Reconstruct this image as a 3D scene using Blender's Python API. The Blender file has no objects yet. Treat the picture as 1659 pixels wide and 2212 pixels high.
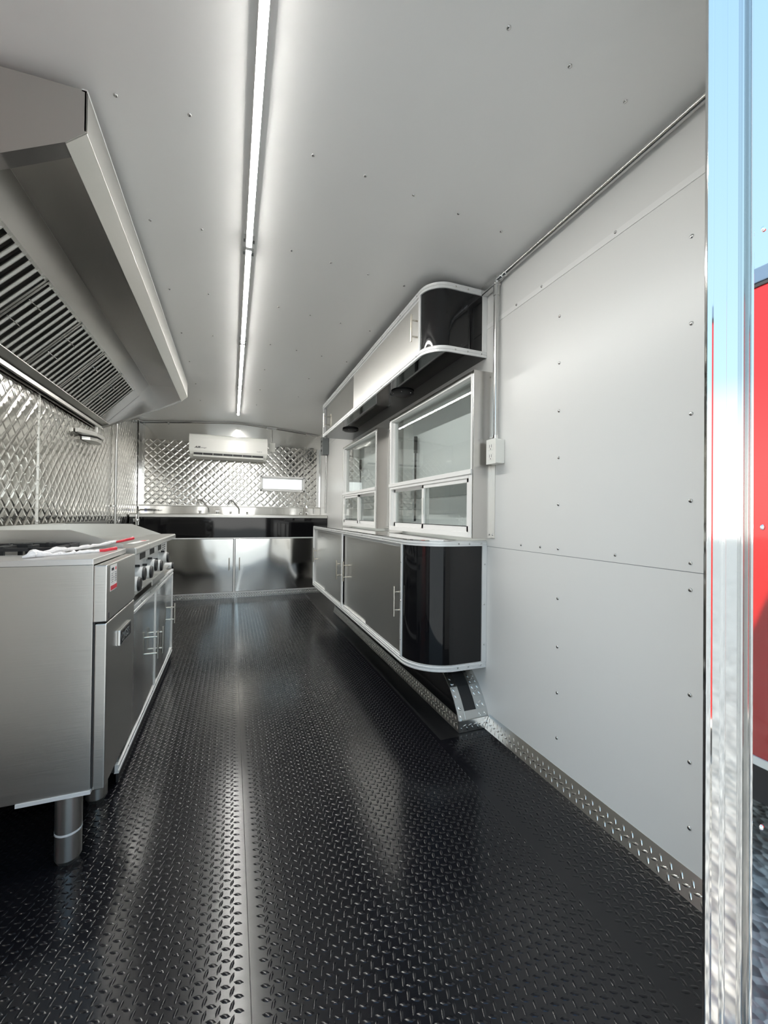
import bpy, bmesh, math, random
import numpy as np
from mathutils import Vector, Matrix

S = bpy.context.scene
COL = S.collection
rnd = random.Random(7)

# ------------------------------------------------------------------ camera
F_PX, YAW, PITCH, ROLL = 870.0, 0.36103, 0.008364, 0.010723
CAM_Z = 1.04
cd = bpy.data.cameras.new('camera')
cam = bpy.data.objects.new('camera', cd)
COL.objects.link(cam)
cd.sensor_fit = 'VERTICAL'
cd.sensor_height = 36.0
cd.lens = F_PX / 2212.0 * 36.0
cd.clip_start = 0.02
cd.clip_end = 300
_f = Vector((math.sin(YAW) * math.cos(PITCH), math.cos(YAW) * math.cos(PITCH), math.sin(PITCH)))
_r = Vector((math.cos(YAW), -math.sin(YAW), 0))
_u = _r.cross(_f)
_R = _r * math.cos(ROLL) + _u * math.sin(ROLL)
_U = -_r * math.sin(ROLL) + _u * math.cos(ROLL)
M = Matrix((( _R.x, _U.x, -_f.x, 0), (_R.y, _U.y, -_f.y, 0), (_R.z, _U.z, -_f.z, CAM_Z), (0, 0, 0, 1)))
cam.matrix_world = M
S.camera = cam

# ------------------------------------------------------------------ world and exposure
W = bpy.data.worlds.new('sky')
S.world = W
W.use_nodes = True
nt = W.node_tree
bg = nt.nodes['Background']
geo = nt.nodes.new('ShaderNodeTexCoord')
sep = nt.nodes.new('ShaderNodeSeparateXYZ')
rmp = nt.nodes.new('ShaderNodeValToRGB')
nt.links.new(geo.outputs['Generated'], sep.inputs[0])
nt.links.new(sep.outputs['Z'], rmp.inputs[0])
nt.links.new(rmp.outputs[0], bg.inputs['Color'])
e = rmp.color_ramp.elements
e[0].position = 0.0
e[0].color = (1.0, 1.0, 0.97, 1)
e[1].position = 1.0
e[1].color = (0.17, 0.31, 0.55, 1)
for p_, c_ in ((0.10, (0.92, 0.96, 0.97)), (0.26, (0.325, 0.485, 0.59)), (0.50, (0.275, 0.43, 0.55))):
    n_ = e.new(p_); n_.color = (*c_, 1)
SKY, LED, LED_SIDE, EXPOSURE = 2.65, 175.0, 0.34, 0.12
bg.inputs['Strength'].default_value = SKY

sd_l = bpy.data.lights.new('sun', 'SUN')
sd_l.energy = 10.0
sd_l.angle = 0.009
sd_l.color = (1.0, 0.95, 0.88)
sun = bpy.data.objects.new('sun', sd_l)
COL.objects.link(sun)
sun.rotation_euler = Vector((0.80, -0.22, -0.56)).to_track_quat('-Z', 'Y').to_euler()

S.view_settings.view_transform = 'Standard'
S.view_settings.look = 'None'
S.view_settings.gamma = 1.0
S.view_settings.use_curve_mapping = False
S.view_settings.exposure = EXPOSURE
try:
    S.cycles.use_denoising = True
    S.cycles.max_bounces = 10
    S.cycles.diffuse_bounces = 6
    S.cycles.glossy_bounces = 6
    S.cycles.transparent_max_bounces = 12
    S.cycles.sample_clamp_indirect = 6.0
    S.cycles.caustics_reflective = True
except Exception:
    pass

# ------------------------------------------------------------------ materials
def mat(name, col, rough=0.5, metal=0.0, spec=0.5, emit=None, es=0.0, coat=0.0):
    m = bpy.data.materials.new(name)
    m.use_nodes = True
    b = m.node_tree.nodes['Principled BSDF']
    b.inputs['Base Color'].default_value = (*col, 1)
    b.inputs['Roughness'].default_value = rough
    b.inputs['Metallic'].default_value = metal
    b.inputs['Specular IOR Level'].default_value = spec
    if coat:
        b.inputs['Coat Weight'].default_value = coat
        b.inputs['Coat Roughness'].default_value = 0.05
    if emit:
        b.inputs['Emission Color'].default_value = (*emit, 1)
        b.inputs['Emission Strength'].default_value = es
    return m

def noise_bump(m, scale, strength, dist=0.01, stretch=None, detail=2.0, rough_var=0.0):
    t = m.node_tree
    b = t.nodes['Principled BSDF']
    tc = t.nodes.new('ShaderNodeTexCoord')
    mp = t.nodes.new('ShaderNodeMapping')
    if stretch:
        mp.inputs['Scale'].default_value = stretch
    n = t.nodes.new('ShaderNodeTexNoise')
    n.inputs['Scale'].default_value = scale
    n.inputs['Detail'].default_value = detail
    t.links.new(tc.outputs['Object'], mp.inputs[0])
    t.links.new(mp.outputs[0], n.inputs['Vector'])
    if strength:
        bp = t.nodes.new('ShaderNodeBump')
        bp.inputs['Strength'].default_value = strength
        bp.inputs['Distance'].default_value = dist
        t.links.new(n.outputs['Fac'], bp.inputs['Height'])
        t.links.new(bp.outputs[0], b.inputs['Normal'])
    if rough_var:
        mr = t.nodes.new('ShaderNodeMapRange')
        r0 = b.inputs['Roughness'].default_value
        mr.inputs['To Min'].default_value = max(0, r0 - rough_var)
        mr.inputs['To Max'].default_value = r0 + rough_var
        t.links.new(n.outputs['Fac'], mr.inputs['Value'])
        t.links.new(mr.outputs[0], b.inputs['Roughness'])
    return m

white_wall = noise_bump(mat('white_wall', (0.80, 0.80, 0.785), 0.32, 0, 0.5), 1.6, 0.10, 0.02)
white_ceiling = noise_bump(mat('white_ceiling', (0.87, 0.87, 0.86), 0.30, 0, 0.5), 1.3, 0.16, 0.02)
rubber = noise_bump(mat('black_rubber', (0.007, 0.007, 0.009), 0.185, 0, 0.42), 60, 0.04, 0.002, rough_var=0.04)
rubber_plain = noise_bump(mat('smooth_rubber', (0.011, 0.011, 0.012), 0.40, 0, 0.4), 40, 0.08, 0.002)
steel = noise_bump(mat('brushed_steel', (0.70, 0.69, 0.66), 0.32, 1.0), 9, 0.04, 0.004, (1, 1, 30), rough_var=0.05)
steel_h = mat('brushed_steel_hood', (0.58, 0.565, 0.545), 0.27, 1.0)
steel_deck = noise_bump(mat('pale_brushed_steel', (0.82, 0.81, 0.80), 0.42, 1.0), 9, 0.03, 0.004, (1, 1, 30), rough_var=0.05)
steel_wavy = noise_bump(mat('wavy_polished_steel', (0.80, 0.79, 0.76), 0.10, 1.0), 2.0, 1.0, 0.035, (1, 1, 0.5), detail=0.5)
steel_door = noise_bump(mat('satin_steel_door', (0.85, 0.835, 0.80), 0.32, 1.0), 2.0, 0.25, 0.03, (1, 1, 0.6), detail=0.5)
steel_quilt = mat('quilted_steel', (0.70, 0.685, 0.65), 0.13, 1.0)
steel_mirror = noise_bump(mat('polished_trim_steel', (0.72, 0.72, 0.71), 0.06, 1.0), 1.5, 0.15, 0.01, (1, 1, 0.6))
mirror_plate = noise_bump(mat('mirror_plate', (0.70, 0.70, 0.70), 0.025, 1.0), 5.0, 0.06, 0.006, (1, 1, 1.0))
alu = noise_bump(mat('white_aluminium_trim', (0.80, 0.81, 0.81), 0.34, 0.25), 30, 0.03, 0.002)
steel_smooth = mat('smooth_steel_door', (0.70, 0.69, 0.665), 0.13, 1.0)
diamond_mark = mat('polished_tread_mark', (0.90, 0.90, 0.88), 0.16, 1.0)
galv = mat('galvanised_conduit', (0.66, 0.66, 0.65), 0.22, 1.0)
chrome = mat('chrome', (0.85, 0.85, 0.85), 0.07, 1.0)
nickel = mat('warm_nickel_handle', (0.72, 0.68, 0.60), 0.25, 1.0)
diamond = noise_bump(mat('diamond_plate', (0.66, 0.66, 0.645), 0.28, 1.0), 30, 0.12, 0.004)
black_gloss = noise_bump(mat('black_gloss', (0.006, 0.006, 0.007), 0.05, 0, 0.5), 1.4, 0.12, 0.02)
black_matte = mat('black_matte', (0.018, 0.018, 0.019), 0.55)
cast_iron = noise_bump(mat('cast_iron', (0.025, 0.025, 0.026), 0.5, 0.3), 80, 0.2, 0.002)
white_frame = mat('white_window_frame', (0.86, 0.86, 0.85), 0.35)
white_plastic = mat('white_plastic', (0.84, 0.84, 0.80), 0.22, 0, 0.5)
hatch_white = mat('hatch_panel_white', (0.80, 0.82, 0.84), 0.4)
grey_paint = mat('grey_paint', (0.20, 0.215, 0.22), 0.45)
label_white = mat('label_white', (0.85, 0.85, 0.83), 0.5)
label_red = mat('label_red', (0.62, 0.04, 0.06), 0.45)
label_ink = mat('label_ink', (0.03, 0.03, 0.04), 0.6)
label_grey = mat('label_grey', (0.35, 0.35, 0.36), 0.6)
label_blue = mat('label_blue', (0.05, 0.10, 0.45), 0.5)
plastic_wrap = noise_bump(mat('crinkled_plastic_wrap', (0.80, 0.78, 0.78), 0.25, 0, 0.6), 60, 0.8, 0.006)
red_wrap = noise_bump(mat('red_wrapped_end', (0.62, 0.03, 0.05), 0.3), 50, 0.4, 0.004)
red_paint = mat('red_paint', (0.40, 0.010, 0.008), 0.22, 0, 0.5, coat=1.0)
white_rail = mat('white_paint', (0.80, 0.79, 0.72), 0.35)
cap_blue = mat('grey_roof_edge', (0.14, 0.20, 0.28), 0.3, 0.3)
tyre = mat('tyre_rubber', (0.02, 0.02, 0.02), 0.8)
led_on = mat('lit_diffuser', (1, 1, 1), 0.4, emit=(1.0, 0.985, 0.94), es=LED)
led_side = mat('lit_diffuser_side', (1, 1, 1), 0.4, emit=(1.0, 0.985, 0.94), es=LED * LED_SIDE)
led_body = mat('led_housing', (0.80, 0.80, 0.80), 0.35)

gravel = mat('gravel', (0.42, 0.41, 0.38), 0.85)
def _g():
    t = gravel.node_tree
    b = t.nodes['Principled BSDF']
    tc = t.nodes.new('ShaderNodeTexCoord')
    v = t.nodes.new('ShaderNodeTexVoronoi'); v.inputs['Scale'].default_value = 26
    r = t.nodes.new('ShaderNodeValToRGB')
    r.color_ramp.elements[0].color = (0.10, 0.10, 0.095, 1)
    r.color_ramp.elements[1].color = (0.66, 0.64, 0.58, 1)
    bp = t.nodes.new('ShaderNodeBump'); bp.inputs['Strength'].default_value = 1.0; bp.inputs['Distance'].default_value = 0.03
    bp.invert = True
    t.links.new(tc.outputs['Object'], v.inputs['Vector'])
    t.links.new(v.outputs['Color'], r.inputs[0])
    t.links.new(r.outputs[0], b.inputs['Base Color'])
    t.links.new(v.outputs['Distance'], bp.inputs['Height'])
    t.links.new(bp.outputs[0], b.inputs['Normal'])
_g()

def _glass():
    m = bpy.data.materials.new('window_glass')
    m.use_nodes = True
    t = m.node_tree
    t.nodes.clear()
    out = t.nodes.new('ShaderNodeOutputMaterial')
    mx = t.nodes.new('ShaderNodeMixShader')
    tr = t.nodes.new('ShaderNodeBsdfTransparent'); tr.inputs[0].default_value = (0.93, 0.95, 0.94, 1)
    gl = t.nodes.new('ShaderNodeBsdfGlossy'); gl.inputs['Roughness'].default_value = 0.0
    fr = t.nodes.new('ShaderNodeFresnel')
    ge = t.nodes.new('ShaderNodeNewGeometry')
    mr = t.nodes.new('ShaderNodeMapRange')
    mr.inputs['To Min'].default_value = 1.5; mr.inputs['To Max'].default_value = 1 / 1.5
    t.links.new(ge.outputs['Backfacing'], mr.inputs['Value'])
    t.links.new(mr.outputs[0], fr.inputs['IOR'])
    t.links.new(fr.outputs[0], mx.inputs[0])
    t.links.new(tr.outputs[0], mx.inputs[1])
    t.links.new(gl.outputs[0], mx.inputs[2])
    t.links.new(mx.outputs[0], out.inputs[0])
    return m
glass = _glass()

# ------------------------------------------------------------------ object helpers
ORG = {}

def tag(o, label=None, cat=None, group=None, kind=None):
    if label: o['label'] = label
    if cat: o['category'] = cat
    if group: o['group'] = group
    if kind: o['kind'] = kind
    return o

def empty(name, loc, label=None, cat=None, group=None, kind=None):
    o = bpy.data.objects.new(name, None)
    o.empty_display_size = 0.1
    o.location = loc
    COL.objects.link(o)
    ORG[o] = Vector(loc)
    return tag(o, label, cat, group, kind)

def origin_of(parent):
    return ORG[parent] if parent is not None else Vector((0, 0, 0))

def link(o, parent):
    COL.objects.link(o)
    if parent is not None:
        o.parent = parent
        ORG[o] = ORG[parent]
    else:
        ORG[o] = Vector((0, 0, 0))
    return o

class MB:
    """collects shapes, builds ONE mesh object"""
    def __init__(s):
        s.v, s.f, s.sm = [], [], []
    def add(s, v, f, smooth=False):
        k = len(s.v)
        s.v += [tuple(p) for p in v]
        for q in f:
            s.f.append(tuple(i + k for i in q)); s.sm.append(smooth)
        return s
    def box(s, x0, x1, y0, y1, z0, z1):
        x0, x1 = min(x0, x1), max(x0, x1); y0, y1 = min(y0, y1), max(y0, y1); z0, z1 = min(z0, z1), max(z0, z1)
        v = [(x0, y0, z0), (x1, y0, z0), (x1, y1, z0), (x0, y1, z0), (x0, y0, z1), (x1, y0, z1), (x1, y1, z1), (x0, y1, z1)]
        return s.add(v, [(0, 3, 2, 1), (4, 5, 6, 7), (0, 1, 5, 4), (1, 2, 6, 5), (2, 3, 7, 6), (3, 0, 4, 7)])
    def prism(s, poly, axis, a, b, smooth=False):
        """poly: 2-D points in the two other axes (order x,y,z without axis)"""
        n = len(poly)
        def P(q, t):
            if axis == 'x': return (t, q[0], q[1])
            if axis == 'y': return (q[0], t, q[1])
            return (q[0], q[1], t)
        v = [P(q, a) for q in poly] + [P(q, b) for q in poly]
        s.add(v, [tuple(range(n))[::-1], tuple(range(n, 2 * n))])
        s.add(v, [(i, (i + 1) % n, n + (i + 1) % n, n + i) for i in range(n)], smooth)
        return s
    def cyl(s, p0, p1, r, n=12, r1=None, cap=True, smooth=True):
        p0, p1 = Vector(p0), Vector(p1)
        r1 = r if r1 is None else r1
        d = (p1 - p0).normalized()
        a = d.orthogonal().normalized(); b = d.cross(a)
        v = []
        for p, rr in ((p0, r), (p1, r1)):
            for i in range(n):
                t = 2 * math.pi * i / n
                v.append(p + (a * math.cos(t) + b * math.sin(t)) * rr)
        s.add(v, [(i, (i + 1) % n, n + (i + 1) % n, n + i) for i in range(n)], smooth)
        if cap:
            s.add(v, [tuple(range(n))[::-1], tuple(range(n, 2 * n))])
        return s
    def tube(s, pts, r, n=10, smooth=True):
        pts = [Vector(p) for p in pts]
        rings = []
        a = None
        for i, p in enumerate(pts):
            d = (pts[min(i + 1, len(pts) - 1)] - pts[max(i - 1, 0)]).normalized()
            if a is None: a = d.orthogonal().normalized()
            a = (a - d * a.dot(d)).normalized()
            b = d.cross(a)
            rr = r[i] if isinstance(r, (list, tuple)) else r
            rings.append([p + (a * math.cos(2 * math.pi * j / n) + b * math.sin(2 * math.pi * j / n)) * rr for j in range(n)])
        v = [q for ring in rings for q in ring]
        f = []
        for i in range(len(pts) - 1):
            for j in range(n):
                f.append((i * n + j, i * n + (j + 1) % n, (i + 1) * n + (j + 1) % n, (i + 1) * n + j))
        s.add(v, f, smooth)
        s.add(v, [tuple(range(n))[::-1], tuple(range(len(v) - n, len(v)))])
        return s
    def sweep(s, path, prof, smooth=False):
        """path: 2-D (x,y) open path; prof: list of (out, z), out to the LEFT-hand normal side given by path order"""
        n = len(path); m = len(prof)
        v = []
        for i, p in enumerate(path):
            p = Vector(p)
            d0 = (p - Vector(path[i - 1])).normalized() if i > 0 else None
            d1 = (Vector(path[i + 1]) - p).normalized() if i < n - 1 else None
            if d0 is None: d0 = d1
            if d1 is None: d1 = d0
            n0 = Vector((-d0.y, d0.x)); n1 = Vector((-d1.y, d1.x))
            nn = (n0 + n1).normalized()
            k = 1.0 / max(0.3, nn.dot(n0))
            for (o, z) in prof:
                q = p + nn * o * k
                v.append((q.x, q.y, z))
        f = []
        for i in range(n - 1):
            for j in range(m):
                f.append((i * m + j, i * m + (j + 1) % m, (i + 1) * m + (j + 1) % m, (i + 1) * m + j))
        s.add(v, f, smooth)
        s.add(v, [tuple(range(m))[::-1], tuple(range((n - 1) * m, n * m))])
        return s
    def build(s, name, m, parent=None, bevel=0.0, label=None, cat=None, group=None, kind=None, recalc=True):
        me = bpy.data.meshes.new(name)
        o0 = origin_of(parent)
        me.from_pydata([(p[0] - o0.x, p[1] - o0.y, p[2] - o0.z) for p in s.v], [], s.f)
        me.polygons.foreach_set('use_smooth', s.sm)
        if recalc:
            b = bmesh.new(); b.from_mesh(me)
            bmesh.ops.remove_doubles(b, verts=b.verts, dist=1e-5)
            bmesh.ops.recalc_face_normals(b, faces=b.faces)
            b.to_mesh(me); b.free()
        if any(s.sm): me.set_sharp_from_angle(angle=0.6)
        me.materials.append(m)
        o = bpy.data.objects.new(name, me)
        link(o, parent)
        if bevel:
            bv = o.modifiers.new('bevel', 'BEVEL'); bv.width = bevel; bv.segments = 2; bv.limit_method = 'ANGLE'; bv.angle_limit = 0.7
            bv.harden_normals = False
        return tag(o, label, cat, group, kind)

def B(*a): return MB().box(*a)

def np_mesh(name, verts, faces4, m, parent=None, smooth=True, kind=None):
    """fast quad/ngon mesh from arrays; faces4 is a list of (n,k) int arrays"""
    me = bpy.data.meshes.new(name)
    o0 = origin_of(parent)
    verts = np.asarray(verts, np.float32) - np.array(o0, np.float32)
    me.vertices.add(len(verts)); me.vertices.foreach_set('co', verts.ravel())
    tot = np.concatenate([np.full(len(f), f.shape[1], np.int32) for f in faces4])
    idx = np.concatenate([f.ravel() for f in faces4]).astype(np.int32)
    st = np.concatenate([[0], np.cumsum(tot)[:-1]]).astype(np.int32)
    me.loops.add(len(idx)); me.loops.foreach_set('vertex_index', idx)
    me.polygons.add(len(tot)); me.polygons.foreach_set('loop_start', st)
    me.polygons.foreach_set('use_smooth', np.full(len(tot), smooth))
    me.update(calc_edges=True); me.validate()
    me.materials.append(m)
    o = bpy.data.objects.new(name, me)
    link(o, parent)
    return tag(o, kind=kind)

def lozenges(name, m, parent, origin, U, V, w, h, pitch, a0, L, Wd, H, keep=None, kind='stuff'):
    """raised tread marks on a plane: two crossing sets of pointed bars"""
    O, U, V = np.array(origin, float), np.array(U, float), np.array(V, float)
    N = np.cross(U, V)
    cs = []
    nx, ny = int(w / pitch) + 1, int(h / pitch) + 1
    i, j = np.meshgrid(np.arange(nx), np.arange(ny))
    A = np.stack([i.ravel() * pitch, j.ravel() * pitch], 1)
    Bp = A + pitch / 2
    C = np.concatenate([A, Bp]); ang = np.concatenate([np.full(len(A), a0), np.full(len(Bp), a0 + math.pi / 2)])
    ok = (C[:, 0] > L * .6) & (C[:, 0] < w - L * .6) & (C[:, 1] > L * .6) & (C[:, 1] < h - L * .6)
    if keep is not None: ok &= keep(C)
    C, ang = C[ok], ang[ok]
    l, q = L / 2, Wd / 2
    base = np.array([(-l, 0, 0), (-l * .35, q, 0), (l * .35, q, 0), (l, 0, 0), (l * .35, -q, 0), (-l * .35, -q, 0),
                     (-l * .72, 0, H), (-l * .3, q * .5, H), (l * .3, q * .5, H), (l * .72, 0, H), (l * .3, -q * .5, H), (-l * .3, -q * .5, H)])[:, :]
    c, s_ = np.cos(ang)[:, None], np.sin(ang)[:, None]
    x = base[None, :, 0] * c - base[None, :, 1] * s_ + C[:, 0:1]
    y = base[None, :, 0] * s_ + base[None, :, 1] * c + C[:, 1:2]
    z = np.broadcast_to(base[None, :, 2], x.shape)
    P = O + x[..., None] * U + y[..., None] * V + z[..., None] * N
    k = (np.arange(len(C)) * 12)[:, None, None]
    # counter-clockwise seen from +N
    sides = np.array([[(t + 1) % 6, t, 6 + t, 6 + (t + 1) % 6] for t in range(6)])
    quads = (sides[None] + k).reshape(-1, 4)
    tops = (np.array([[11, 10, 9, 8, 7, 6]])[None] + k).reshape(-1, 6)
    return np_mesh(name, P.reshape(-1, 3), [quads, tops], m, parent, True, kind)

def quilt(name, m, parent, origin, U, V, w, h, diag, A, step):
    O, U, V = np.array(origin, float), np.array(U, float), np.array(V, float)
    N = np.cross(U, V)
    nx, ny = int(w / step) + 1, int(h / step) + 1
    x = np.linspace(0, w, nx); y = np.linspace(0, h, ny)
    X, Y = np.meshgrid(x, y)
    u = (X + Y) / diag; v = (X - Y) / diag
    fu = u - np.floor(u); fv = v - np.floor(v)
    t_ = np.clip(np.minimum(np.minimum(fu, 1 - fu) / 0.16, np.minimum(fv, 1 - fv) / 0.32), 0, 1)
    pil = np.sqrt(np.clip(1 - (1 - t_) ** 2, 0, 1))
    rs = np.random.RandomState(3)
    # every quilted cell leans a little differently, as pressed sheet does
    tu = np.floor(u).astype(int) % 61; tv = np.floor(v).astype(int) % 61
    tilt = rs.uniform(-1, 1, (61, 61)); tilt2 = rs.uniform(-1, 1, (61, 61))
    low = 0.5 * np.sin(X * 2.1 + 1.0) * np.cos(Y * 1.7) + 0.35 * np.sin(X * 4.3 + Y * 2.2)
    Z = A * pil * (1 + 0.35 * tilt[tu, tv] * (fu - .5) + 0.35 * tilt2[tu, tv] * (fv - .5)) + 0.006 * low
    P = O + X[..., None] * U + Y[..., None] * V + Z[..., None] * N
    i = np.arange(nx * ny).reshape(ny, nx)
    q = np.stack([i[:-1, :-1], i[:-1, 1:], i[1:, 1:], i[1:, :-1]], -1).reshape(-1, 4)
    return np_mesh(name, P.reshape(-1, 3), [q], m, parent, True)

_rivet = {}
def rivet(p, nrm, parent, r=0.0065, m=None, name='rivet'):
    """domed rivet head, mesh shared between alike ones"""
    m = m or galv
    key = (round(r, 4), m.name)
    if key not in _rivet:
        b = MB(); n = 10; v = []
        for rr, zz in ((1, 0), (0.9, 0.28), (0.55, 0.5)):
            v += [(r * rr * math.cos(2 * math.pi * i / n), r * rr * math.sin(2 * math.pi * i / n), zz * r) for i in range(n)]
        f = []
        for k in range(2):
            f += [(k * n + i, k * n + (i + 1) % n, (k + 1) * n + (i + 1) % n, (k + 1) * n + i) for i in range(n)]
        f.append(tuple(range(2 * n, 3 * n)))
        b.add(v, f, True)
        me = bpy.data.meshes.new('rivet'); me.from_pydata(b.v, [], b.f)
        me.polygons.foreach_set('use_smooth', b.sm); me.materials.append(m)
        _rivet[key] = me
    o = bpy.data.objects.new(name, _rivet[key])
    link(o, parent)
    o.location = Vector(p) - origin_of(parent)
    o.rotation_euler = Vector(nrm).to_track_quat('Z', 'Y').to_euler()
    return o

def text(body, size, p, face, m, parent, name='lettering', ext=0.0004, shear=0.0, bold=0.0, sx=1.0, align='LEFT'):
    cu = bpy.data.curves.new(name, 'FONT')
    cu.body = body; cu.size = size; cu.extrude = ext; cu.shear = shear; cu.offset = bold
    cu.align_x = align
    cu.materials.append(m)
    tmp = bpy.data.objects.new(name, cu)
    me = bpy.data.meshes.new_from_object(tmp)
    bpy.data.objects.remove(tmp)
    o = bpy.data.objects.new(name, me)
    link(o, parent)
    o.location = Vector(p) - origin_of(parent)
    rz = {'-y': 0, '+x': math.pi / 2, '-x': -math.pi / 2}[face]
    o.rotation_euler = (math.pi / 2, 0, rz)
    o.scale = (sx, 1, 1)
    return o

# ------------------------------------------------------------------ dimensions (metres; x right, y into the trailer, z up from its floor)
XL, XR = -1.10, 1.204
YR, YB = 0.53, 5.86          # inner face of the rear wall, inner face of the far wall
ZW, ZRIDGE, XC = 2.205, 2.295, 0.057
GROUND = -0.62
N1, F1 = (1.70, 2.78), (3.11, 4.13)     # the two serving window openings (y)
WZ0, WZ1 = 0.95, 1.735

# ------------------------------------------------------------------ the setting: floor, walls, ceiling
fl = empty('floor', (0, 3, 0), kind='structure')
B(XL - .1, XR + .1, 0.44, YB + .1, -0.10, -0.004).build('subfloor', rubber_plain, fl)
MATX = 0.92
B(XL, 0.0505, 0.44, YB, -0.004, 0.0).build('rubber_sheet', rubber, fl)
B(0.0525, MATX, 0.44, YB, -0.004, 0.0).build('rubber_sheet', rubber, fl)
B(MATX, XR, 0.44, 1.66, -0.004, -0.0003).build('rubber_sheet', rubber, fl)
B(MATX, XR, 1.66, YB, -0.004, -0.002).build('smooth_border', rubber_plain, fl)
P_, A0 = 0.0275, math.radians(-22)
TR = dict(pitch=P_, a0=A0, L=0.0235, Wd=0.0082, H=0.0013)
lozenges('raised_tread', rubber, fl, (XL, 0.46, 0), (1, 0, 0), (0, 1, 0), 1.148, 4.9, **TR)
lozenges('raised_tread', rubber, fl, (0.055, 0.46, 0), (1, 0, 0), (0, 1, 0), MATX - 0.058, 4.9, **TR)
lozenges('raised_tread', rubber, fl, (MATX, 0.46, -0.0003), (1, 0, 0), (0, 1, 0), XR - MATX - 0.02, 1.19, **TR)

# ceiling: two sheets that meet at the ridge
ce = empty('ceiling', (0, 3, ZW), kind='structure')
def ceil_z(x):
    t = (x - XC) / ((XR if x > XC else XL) - XC)
    return ZRIDGE - (ZRIDGE - ZW) * (0.75 * t + 0.25 * t * t)
xs = [XL - .08] + list(np.linspace(XL, XC - .12, 8)) + [XC - .05, XC, XC + .05] + list(np.linspace(XC + .12, XR, 8)) + [XR + .08]
cz = [ceil_z(x) - (0.004 if abs(x - XC) < .03 else 0) for x in xs]
poly = list(zip(xs, cz)) + [(XR + .08, 2.40), (XL - .08, 2.40)]
MB().prism(poly, 'y', 0.44, YB + .08, smooth=True).build('roof_panel', white_ceiling, ce)
for y in (0.822, 1.385, 1.925, 2.48, 3.05, 3.6, 4.2, 4.8):
    for x in (-0.337, -0.14, 0.247, 0.437, 0.628, 0.825, 1.029):
        if y > 3.1 and x in (-0.14, 0.437, 0.825): continue
        if y < 1 and x < 0.5: continue
        rivet((x, y, ceil_z(x) - .0002), (0, 0, -1), ce, 0.0062)

# right wall in three sheets with the serving-window openings left open
wr = empty('wall_right', (XR, 3, 0), kind='structure')
B(XR, XR + .09, YR - .06, YB + .08, -0.1, 0.889).build('wall_panel', white_wall, wr)
mp_ = MB()
T = XR + .09
ys = [YR - .06, N1[0], N1[1], F1[0], F1[1], YB + .08]
for a, b in ((0, 1), (2, 3), (4, 5)):
    mp_.box(XR, T, ys[a], ys[b], 0.891, 2.003)
for a, b in (N1, F1):
    mp_.box(XR, T, a, b, 0.891, WZ0); mp_.box(XR, T, a, b, WZ1, 2.003)
mp_.build('wall_panel', white_wall, wr)
B(XR + .001, T, YR - .06, YB + .08, 2.003, 2.30).build('wall_panel', white_wall, wr)
B(XR - .003, XR + .01, YR, YB, 1.990, 2.012).build('joint_strip', white_frame, wr)
B(XR + .0008, XR + .02, YR - .06, YB, 0.888, 0.892).build('panel_joint', grey_paint, wr)
for y, zs in ((0.753, [1.837, 1.59, 1.335, 1.09, 0.84, 0.547, 0.36, 0.177]), (1.243, [1.836, 1.65, 1.46, 1.275, 1.09, 0.72, 0.53, 0.35, 0.173])):
    for z in zs:
        rivet((XR, y, z), (-1, 0, 0), wr, 0.0062)
for y in (0.99, 1.243, 1.341, 1.46, 0.753):
    rivet((XR - .0 if y != 1.46 else XR, y, 0.915), (-1, 0, 0), wr, 0.0055)
for y in (0.994, 1.341, 1.50):
    rivet((XR - .003, y, 2.006), (-1, 0, 0), wr, 0.0055)

# left wall: quilted stainless sheets from the cooking line up to the hood
wl = empty('wall_left', (XL, 3, 0), kind='structure')
B(XL - .09, XL - .012, YR - .06, YB + .08, -0.1, 2.36).build('wall_core', steel, wl)
DG = 0.098
quilt('quilted_sheet', steel_quilt, wl, (XL - .006, 0.55, 0.62), (0, 1, 0), (0, 0, 1), 2.482, 1.58, DG, 0.0034, 0.0061)
quilt('quilted_sheet', steel_quilt, wl, (XL - .008, 3.028, 0.62), (0, 1, 0), (0, 0, 1), 2.80, 1.58, DG, 0.0034, 0.0061)
B(XL - .010, XL + .002, 3.022, 3.030, 0.62, 2.2).build('sheet_lap_edge', steel, wl)
for z in np.arange(0.98, 1.8, 0.083):
    rivet((XL + .001, 3.012, z), (1, 0, 0), wl, 0.005, chrome)

# far wall: quilted below, one flat sheet above, an opening for the small window
wb = empty('wall_back', (0, YB, 0), kind='structure')
BW = (0.385, 0.955, 1.385, 1.550)      # opening x0 x1 z0 z1
cb = MB()
cb.box(XL - .09, BW[0], YB + .008, YB + .09, -0.1, 2.4).box(BW[1], XR + .09, YB + .008, YB + .09, -0.1, 2.4)
cb.box(BW[0], BW[1], YB + .008, YB + .09, -0.1, BW[2]).box(BW[0], BW[1], YB + .008, YB + .09, BW[3], 2.4)
cb.build('wall_core', steel, wb)
ZS0, ZS1 = 1.10, 1.995
for x0, x1, z0, z1 in ((XL + .0, BW[0] - .005, ZS0, ZS1), (BW[1] + .005, XR, ZS0, ZS1), (BW[0] - .005, BW[1] + .005, ZS0, BW[2] - .005), (BW[0] - .005, BW[1] + .005, BW[3] + .005, ZS1)):
    ox, oz = (x0 - XL) , (z0 - ZS0)
    q = quilt('quilted_sheet', steel_quilt, wb, (x0, YB + .003, z0), (1, 0, 0), (0, 0, 1), x1 - x0, z1 - z0, DG, 0.0034, 0.0061)
B(XL, XR, YB - .003, YB + .006, 1.992, 2.30).build('flat_sheet', steel_wavy, wb, label='flat polished sheet above the quilting')
for x in (-0.9, -0.62, 0.62, 0.80, 0.98):
    rivet((x, YB - .003, 2.012), (0, -1, 0), wb, 0.005, chrome)

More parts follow.
